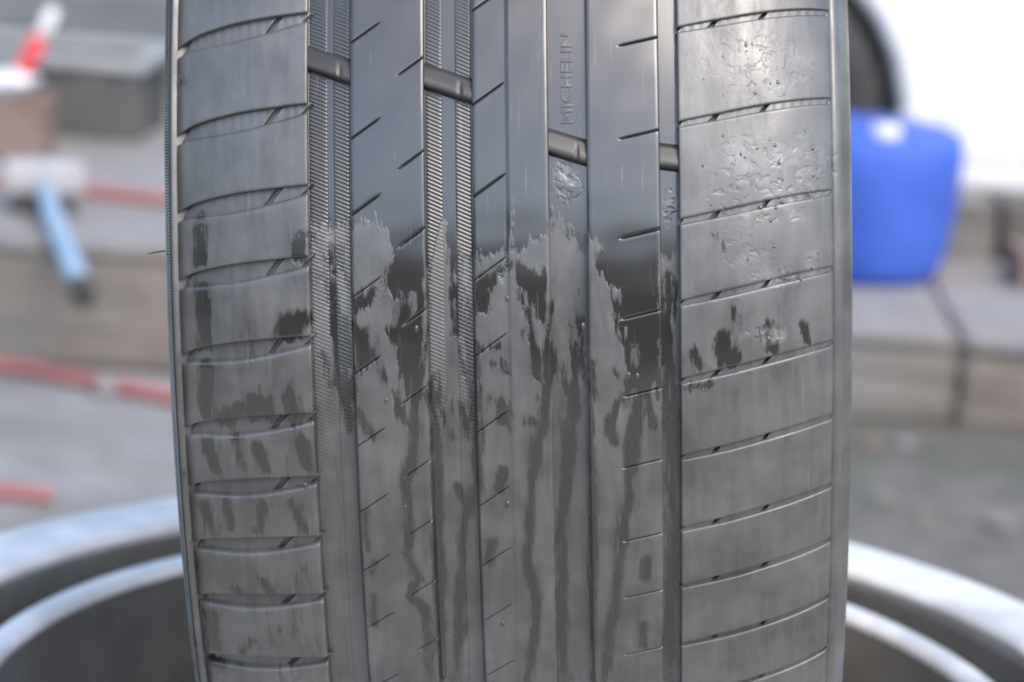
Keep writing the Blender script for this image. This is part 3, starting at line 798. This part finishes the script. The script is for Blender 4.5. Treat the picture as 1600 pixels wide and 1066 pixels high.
# small raised arrow mark on the shoulder, and a moulding hair
def tri_mark(uc, tc, s):
    pts = [(-1, 0.9), (-0.55, 0.9), (0, -0.35), (0.55, 0.9), (1, 0.9), (0.25, -0.95), (-0.25, -0.95)]
    bm = bmesh.new()
    lo = [bm.verts.new(surf(np.array(uc + a * s * 0.7), np.array(tc + b * s / 0.325), np.array(0.0020)) - BASE) for a, b in pts]
    hi = [bm.verts.new(surf(np.array(uc + a * s * 0.7), np.array(tc + b * s / 0.325), np.array(-0.0006)) - BASE) for a, b in pts]
    bm.faces.new(hi)
    for k in range(len(pts)):
        j = (k + 1) % len(pts)
        bm.faces.new((lo[k], lo[j], hi[j], hi[k]))
    return from_bm('arrow_mark', bm, M['rubber'], tyre)
tri_mark(-0.1145, -0.1364, 0.0019)
h0 = np.array([-0.1214, -0.3052 * math.cos(0.0625), -0.3052 * math.sin(0.0625)])
hair = [Vector(h0 - BASE) + Vector((-0.0066 * k / 5, -0.0001 * k, -0.00012 * k - 0.00002 * k * k)) for k in range(6)]
from_bm('moulding_hair', tube_bm(hair, [0.00035, 0.00034, 0.00033, 0.0003, 0.00026, 0.0002], 6), M['black_rubber'], tyre, smooth=True)

# water drops clinging to the tread
def drops():
    bm = bmesh.new()
    def add(u, t, r, flat, stretch):
        rad = prof(u)
        n = Vector((0, -math.cos(t), -math.sin(t)))
        slope = (prof(u + 1e-4) - prof(u - 1e-4)) / 2e-4
        n = (n - Vector((slope, 0, 0))).normalized()
        tn = Vector((0, math.sin(t), -math.cos(t)))
        bn = n.cross(tn).normalized()
        c = Vector((u, -rad * math.cos(t), -rad * math.sin(t))) - Vector(BASE)
        rings = []
        for j, (q, hgt) in enumerate(((1.0, -0.15), (0.86, 0.45), (0.5, 0.85))):
            rings.append([bm.verts.new(c + q * r * (math.cos(a) * bn + math.sin(a) * stretch * tn) + hgt * r * flat * n) for a in [2 * math.pi * k / 8 for k in range(8)]])
        topv = bm.verts.new(c + r * flat * n)
        for r0, r1 in zip(rings[:-1], rings[1:]):
            for k in range(8):
                bm.faces.new((r0[k], r0[(k + 1) % 8], r1[(k + 1) % 8], r1[k]))
        for k in range(8):
            bm.faces.new((rings[-1][k], rings[-1][(k + 1) % 8], topv))
    for (a, b, ru, rt) in BEADS[:9]:
        for _ in range(int(2 + ru * rt * 12)):
            ang = random.uniform(0, TWO_PI); q = math.sqrt(random.random())
            u = min(0.113, (a + ru * q * math.cos(ang)) / 1000); t = b + rt * q * math.sin(ang)
            add(u, t, random.uniform(0.0003, 0.0007) * random.choice((0.6, 0.8, 1, 1.2)), random.uniform(0.35, 0.6), random.uniform(0.9, 1.8))
    for (u, t) in ((-41.5, 230), (-36, 355), (45, 205), (48, 206), (2.5, 118), (-62, 70), (-72, 330), (29, 149), (1.0, 352), (-2, 505), (95, 170), (98, 172), (-30, 150), (-33, 545)):
        add(u / 1000, t / 1000, random.uniform(0.0005, 0.0008), 0.5, 1.8)
    return from_bm('water_drops', bm, M['rubber'], tyre, smooth=True, kind='stuff')
drops()

# ------------------------------------------------------------------ bright wheel rim lying flat under the tyre
RIM_Z, RIM_Y = 0.644, 1.25
rim = empty('wheel_rim', (0.006, RIM_Y, RIM_Z - 0.24), 'bright aluminium wheel rim lying flat under the wet tyre', 'wheel rim')
def ring(name, prof_pts, mat, seg=160):
    return from_bm(name, lathe_bm([(r, z + 0.24) for r, z in prof_pts], seg, closed=True), mat, rim, smooth=True)
ring('outer_flange', [(0.2985, 0.0005), (0.3005, 0.0045), (0.306, 0.006), (0.335, 0.0055), (0.350, 0.003), (0.358, -0.004), (0.361, -0.014), (0.357, -0.019), (0.32, -0.006)], M['alu'])
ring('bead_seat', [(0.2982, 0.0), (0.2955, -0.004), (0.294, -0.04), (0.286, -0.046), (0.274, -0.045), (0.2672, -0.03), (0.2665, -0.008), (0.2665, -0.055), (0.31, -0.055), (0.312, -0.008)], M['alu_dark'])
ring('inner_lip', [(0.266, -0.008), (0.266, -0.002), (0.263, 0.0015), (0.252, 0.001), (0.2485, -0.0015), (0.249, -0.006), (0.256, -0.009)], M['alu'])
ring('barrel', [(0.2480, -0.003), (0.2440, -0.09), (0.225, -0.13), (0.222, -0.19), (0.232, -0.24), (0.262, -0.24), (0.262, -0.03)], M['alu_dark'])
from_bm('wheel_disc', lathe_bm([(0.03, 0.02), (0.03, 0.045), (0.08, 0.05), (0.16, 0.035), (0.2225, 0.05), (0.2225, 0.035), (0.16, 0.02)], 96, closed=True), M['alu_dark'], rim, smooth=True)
drum = empty('steel_drum', (0.006, RIM_Y, 0), 'dark painted steel drum standing under the wheel rim', 'drum')
from_bm('drum_body', lathe_bm([(0.26, 0.004), (0.272, 0.0), (0.272, 0.012), (0.266, 0.02), (0.266, 0.19), (0.273, 0.2), (0.266, 0.21), (0.266, 0.38), (0.272, 0.388), (0.272, 0.402), (0.262, 0.4025), (0.258, 0.392)], 64), M['drum'], drum, smooth=True)

# ------------------------------------------------------------------ hoses
def on_ground(pts): return spline(pts, 10)
hs = from_bm('red_hose', tube_bm(on_ground([(-2.2, 4.09, 0.024), (-1.2, 4.085, 0.024), (-0.80, 4.045, 0.024), (-0.66, 3.99, 0.024), (-0.52, 3.93, 0.024), (-0.35, 3.86, 0.024), (0.0, 3.78, 0.012)]), 0.0118), M['red_hose'], smooth=True)
tag(hs, 'pinkish red hose lying along the foot of the kerb', 'hose')
hs = from_bm('red_hose', tube_bm(on_ground([(-1.6, 3.40, 0.022), (-0.9, 3.42, 0.022), (-0.75, 3.43, 0.022), (-0.66, 3.43, 0.022), (-0.585, 3.425, 0.022)]), 0.0105), M['red_hose'], smooth=True)
tag(hs, 'short end of red hose on the paving just above the wheel rim', 'hose')
hs = from_bm('red_pipe', tube_bm(on_ground([(-2.0, 4.53, 0.2105), (-1.0, 4.50, 0.2105), (-0.72, 4.47, 0.2105), (-0.5, 4.43, 0.2105), (-0.2, 4.40, 0.2105)]), 0.0105), M['red_hose'], smooth=True)
tag(hs, 'thin red pipe lying on the kerb top behind the hammer', 'pipe')
st = from_bm('pale_stone', box_bm(-0.612, -0.582, 3.925, 3.955, 0.012, 0.04, bev=0.009, rough=0.002), M['cap'])
tag(st, 'small pale stone against the red hose on the paving', 'stone')

# ------------------------------------------------------------------ hammer lying over the kerb edge
hm = empty('hammer', (-0.765, 4.33, 0.20), 'steel headed hammer with pale blue handle hanging over the kerb edge', 'hammer', rot=(0, 0, R(11)))
bm = box_bm(-0.064, 0.064, -0.03, 0.03, 0.034, 0.084, bev=0.010, seg=3)
from_bm('hammer_head', bm, M['light_steel'], hm)
from_bm('head_shade', box_bm(-0.052, 0.052, -0.026, 0.026, 0.0, 0.0335, bev=0.006), M['shade_dark'], hm)  # dark block standing in for the shadowed underside of the head
from_bm('handle', tube_bm([(-0.004, 0.028, 0.052), (0.0, -0.025, 0.046), (0.012, -0.14, 0.026), (0.028, -0.28, 0.008), (0.044, -0.42, -0.006), (0.048, -0.46, -0.010)], [0.011, 0.014, 0.0155, 0.016, 0.017, 0.0165], 14), M['pale_blue'], hm, smooth=True)
from_bm('end_grip', tube_bm([(0.047, -0.452, -0.009), (0.051, -0.49, -0.013), (0.0525, -0.503, -0.0145)], [0.0185, 0.020, 0.016], 14), M['black_rubber'], hm, smooth=True)

# ------------------------------------------------------------------ left background: metal box, wooden block, brush
bx = empty('metal_box', (-0.93, 5.10, 0.20), 'grey open metal box with pale rim on the kerb behind the hammer', 'box', rot=(0, 0, R(-5)))
W2, D2, H2 = 0.235, 0.11, 0.135
for nm, a in (('front_panel', (-W2, W2, -D2, -D2 + 0.008)), ('back_panel', (-W2, W2, D2 - 0.008, D2)), ('side_panel', (-W2, -W2 + 0.008, -D2 + 0.0081, D2 - 0.0081)), ('side_panel', (W2 - 0.008, W2, -D2 + 0.0081, D2 - 0.0081))):
    from_bm(nm, box_bm(*a, 0, H2, bev=0.002), M['crate'], bx)
from_bm('floor_panel', box_bm(-W2 + 0.0085, W2 - 0.0085, -D2 + 0.0085, D2 - 0.0085, 0.001, 0.009), M['crate'], bx)
for nm, a in (('rim', (-W2 - 0.008, W2 + 0.008, -D2 - 0.008, -D2 + 0.012)), ('rim', (-W2 - 0.008, W2 + 0.008, D2 - 0.012, D2 + 0.008)), ('rim', (-W2 - 0.008, -W2 + 0.012, -D2 + 0.0125, D2 - 0.0125)), ('rim', (W2 - 0.012, W2 + 0.008, -D2 + 0.0125, D2 - 0.0125))):
    from_bm(nm, box_bm(*a, H2 - 0.004, H2 + 0.018, bev=0.003), M['crate_rim'], bx)

wb = from_bm('wooden_block', box_bm(-0.16, 0.095, -0.07, 0.07, 0, 0.105, bev=0.006, cuts=2, rough=0.0015), M['brown'])
wb.location = (-0.935, 4.80, 0.2005)
tag(wb, 'brown wooden block on the kerb left of the metal box', 'block')
tr = from_bm('white_tray', lathe_bm([(0.055, 0.0), (0.072, 0.004), (0.085, 0.028), (0.088, 0.029), (0.083, 0.026), (0.070, 0.008), (0.05, 0.006)], 32), M['white_plastic'], smooth=True)
tr.location = (-0.945, 4.80, 0.306)
tag(tr, 'shallow white dish on top of the brown wooden block', 'dish')
br = empty('spray_bottle', (-0.905, 4.80, 0.316), 'red and white narrow bottle leaning over in the white dish', 'bottle', rot=(R(-4), R(25), 0))
from_bm('bottle_body', lathe_bm([(0.020, 0.0), (0.022, 0.004), (0.022, 0.03), (0.016, 0.034)], 24), M['white_plastic'], br, smooth=True)
from_bm('bottle_sleeve', lathe_bm([(0.0155, 0.0345), (0.0165, 0.037), (0.0165, 0.098), (0.012, 0.106)], 24), M['red_paint'], br, smooth=True)
from_bm('bottle_cap', lathe_bm([(0.010, 0.1065), (0.0125, 0.110), (0.013, 0.150), (0.009, 0.158), (0.003, 0.161)], 24), M['white_plastic'], br, smooth=True)

# ------------------------------------------------------------------ right background: blue drum, brick, white car
bd = empty('plastic_drum', (0.578, 4.56, 0.14), 'blue plastic drum with white cap standing on the kerb', 'drum')
from_bm('drum_body', lathe_bm([(0.105, 0.0), (0.125, 0.004), (0.136, 0.03), (0.145, 0.075), (0.153, 0.13), (0.155, 0.19), (0.1545, 0.228), (0.151, 0.241), (0.142, 0.247), (0.06, 0.249), (0.01, 0.249)], 56), M['blue_plastic'], bd, smooth=True)
bm = lathe_bm([(0.022, 0.253), (0.024, 0.256), (0.024, 0.272), (0.02, 0.275)], 20)
bmesh.ops.translate(bm, vec=(0.012, -0.085, -0.008), verts=bm.verts)
from_bm('screw_cap', bm, M['white_plastic'], bd, smooth=True)
bk = from_bm('brown_brick', box_bm(0.0, 0.22, 0, 0.105, 0, 0.062, bev=0.004, cuts=2, rough=0.001), M['brown'])
bk.location = (0.84, 4.50, 0.1403); bk.rotation_euler = (0, 0, R(6))
tag(bk, 'brown brick on the kerb top right of the blue drum', 'brick')

for (x0, x1, nm) in ((0.69, 0.835, 'pale grey concrete block on the ground just right of the blue drum'), (0.845, 1.15, 'darker grey concrete block at the right edge, below the white car')):
    cb = from_bm('concrete_block', box_bm(x0, x1, 4.74, 4.86, 0.012, 0.235, bev=0.008, cuts=2, rough=0.002), M['grey_block'])
    tag(cb, nm, 'block')

for (px, py, sz, mt, lb) in ((0.548, 3.98, 0.013, 'brown', 'reddish brown pebble at the kerb foot beside the tyre edge'),
                             (0.60, 3.99, 0.013, 'cap', 'small pale pebble at the kerb foot below the blue drum'),
                             (0.683, 3.61, 0.019, 'grey_block', 'larger grey pebble on the dirt ground, farthest right'),
                             (0.582, 3.64, 0.011, 'sandy', 'sandy yellow pebble on the dirt ground above the wheel rim'),
                             (0.535, 3.70, 0.016, 'grey_block', 'small dull grey pebble on the dirt beside the tyre edge')):
    pb = from_bm('pebble', box_bm(-sz, sz, -sz * 0.8, sz * 0.8, 0, sz * 1.1, bev=sz * 0.4, rough=sz * 0.12), M[mt])
    pb.location = (px, py, -sz * 0.1); pb.rotation_euler = (0, 0, random.uniform(0, 3))
    tag(pb, lb, 'pebble', 'loose pebbles on the dirt')

car = empty('parked_car', (0.348, 4.98, 0.0), 'white parked car with dark front wheel behind the blue drum', 'car')
def arch(cx, r, z0, n=16):
    a0 = math.asin((z0 - 0.315) / r)
    return [(cx + r * math.cos(a), 0.315 + r * math.sin(a)) for a in [math.pi - a0 - (math.pi - 2 * a0) * k / n for k in range(n + 1)]]
Z0 = 0.205
WB = 2.5
outline = [(-0.78, 0.30), (-0.74, Z0)] + arch(0, 0.335, Z0) + arch(WB, 0.335, Z0) + [(WB + 0.66, Z0 + 0.02), (WB + 0.72, 0.45), (WB + 0.66, 0.98), (WB + 0.3, 1.0), (0.35, 0.95), (-0.45, 0.82), (-0.72, 0.66)]
def prism(pts, y0, y1, bev=0.0, seg=3):
    bm = bmesh.new()
    f = bm.faces.new([bm.verts.new((x, y0, z)) for x, z in pts])
    g = bmesh.ops.extrude_face_region(bm, geom=[f])
    bmesh.ops.translate(bm, vec=(0, y1 - y0, 0), verts=[v for v in g['geom'] if isinstance(v, bmesh.types.BMVert)])
    bmesh.ops.recalc_face_normals(bm, faces=bm.faces)
    if bev:
        ed = [e for e in bm.edges if abs(e.verts[0].co.y - e.verts[1].co.y) < 1e-6]
        bmesh.ops.bevel(bm, geom=ed, offset=bev, segments=seg, affect='EDGES', profile=0.5)
    return bm
from_bm('car_body', prism(outline, 0.0, 1.68, bev=0.025), M['white_paint'], car)
cab = [(0.32, 0.955), (0.95, 1.42), (2.35, 1.44), (2.98, 1.005)]
from_bm('cabin', prism(cab, 0.12, 1.56, bev=0.05), M['white_paint'], car)
for pts in ([(0.62, 1.02), (1.0, 1.36), (1.55, 1.38), (1.55, 1.02)], [(1.62, 1.02), (1.62, 1.38), (2.25, 1.38), (2.65, 1.04)]):
    from_bm('side_window', prism(pts, 0.108, 0.125), M['glass'], car)
from_bm('windscreen', prism([(0.42, 1.04), (0.93, 1.41), (0.95, 1.40), (0.44, 1.03)], 0.25, 1.43), M['glass'], car)
for pts in ([(0.415, 0.27), (0.415, 0.92), (0.7, 0.955), (1.52, 0.97), (1.52, 0.27)], [(1.535, 0.27), (1.535, 0.97), (2.45, 0.985), (2.45, 0.8), (2.1, 0.5), (2.05, 0.27)]):
    d = from_bm('door', prism(pts, -0.006, 0.004, bev=0.003, seg=1), M['white_paint'], car)
    hx = max(p[0] for p in pts) - 0.22
    from_bm('door_handle', box_bm(hx, hx + 0.16, -0.035, -0.006, 0.83, 0.855, bev=0.008), M['white_paint'], d)
from_bm('sill_trim', box_bm(0.35, 2.15, 0.02, 0.06, 0.17, 0.204, bev=0.006), M['black_plastic'], car)
from_bm('front_bumper', prism([(-0.84, 0.25), (-0.74, 0.21), (-0.42, 0.21), (-0.44, 0.5), (-0.76, 0.56), (-0.84, 0.48)], -0.004, 1.684, bev=0.03), M['white_paint'], car)
from_bm('headlight', prism([(-0.73, 0.6), (-0.71, 0.7), (-0.42, 0.74), (-0.45, 0.64)], -0.005, 0.3, bev=0.01), M['glass'], car)
def wheel(cx, y0, sgn):
    w_ = bpy.data.objects.new('wheel', None); w_.location = (cx, y0, 0.312)
    link(w_, car)
    pr = [(0.205, 0.0), (0.215, -0.012), (0.26, -0.018), (0.295, -0.008), (0.310, 0.012), (0.3105, 0.17), (0.295, 0.19), (0.21, 0.195)]
    from_bm('wheel_tyre', lathe_bm([(r, y * sgn) for r, y in pr], 64, axis='Y', closed=True), M['black_rubber'], w_, smooth=True)
    from_bm('wheel_hub', lathe_bm([(0.02, 0.012 * sgn), (0.06, 0.008 * sgn), (0.08, 0.03 * sgn), (0.17, 0.022 * sgn), (0.195, 0.003 * sgn), (0.206, 0.004 * sgn), (0.206, 0.15 * sgn), (0.02, 0.15 * sgn)], 48, axis='Y', closed=True), M['steel'], w_, smooth=True)
for cx in (0, WB):
    wheel(cx, 0.03, 1); wheel(cx, 1.65, -1)

# ------------------------------------------------------------------ dark wall behind the photographer, mirrored in the wet tread
bw = empty('boundary_wall', (0, -6.5, 0), 'dark brown boundary wall behind the photographer', 'wall')
from_bm('wall_body', box_bm(-14, 14, -0.12, 0.12, 0, 2.25, bev=0.01), M['dark_wall'], bw)
from_bm('coping', box_bm(-14.02, 14.02, -0.16, 0.16, 2.251, 2.33, bev=0.015), M['stone'], bw)
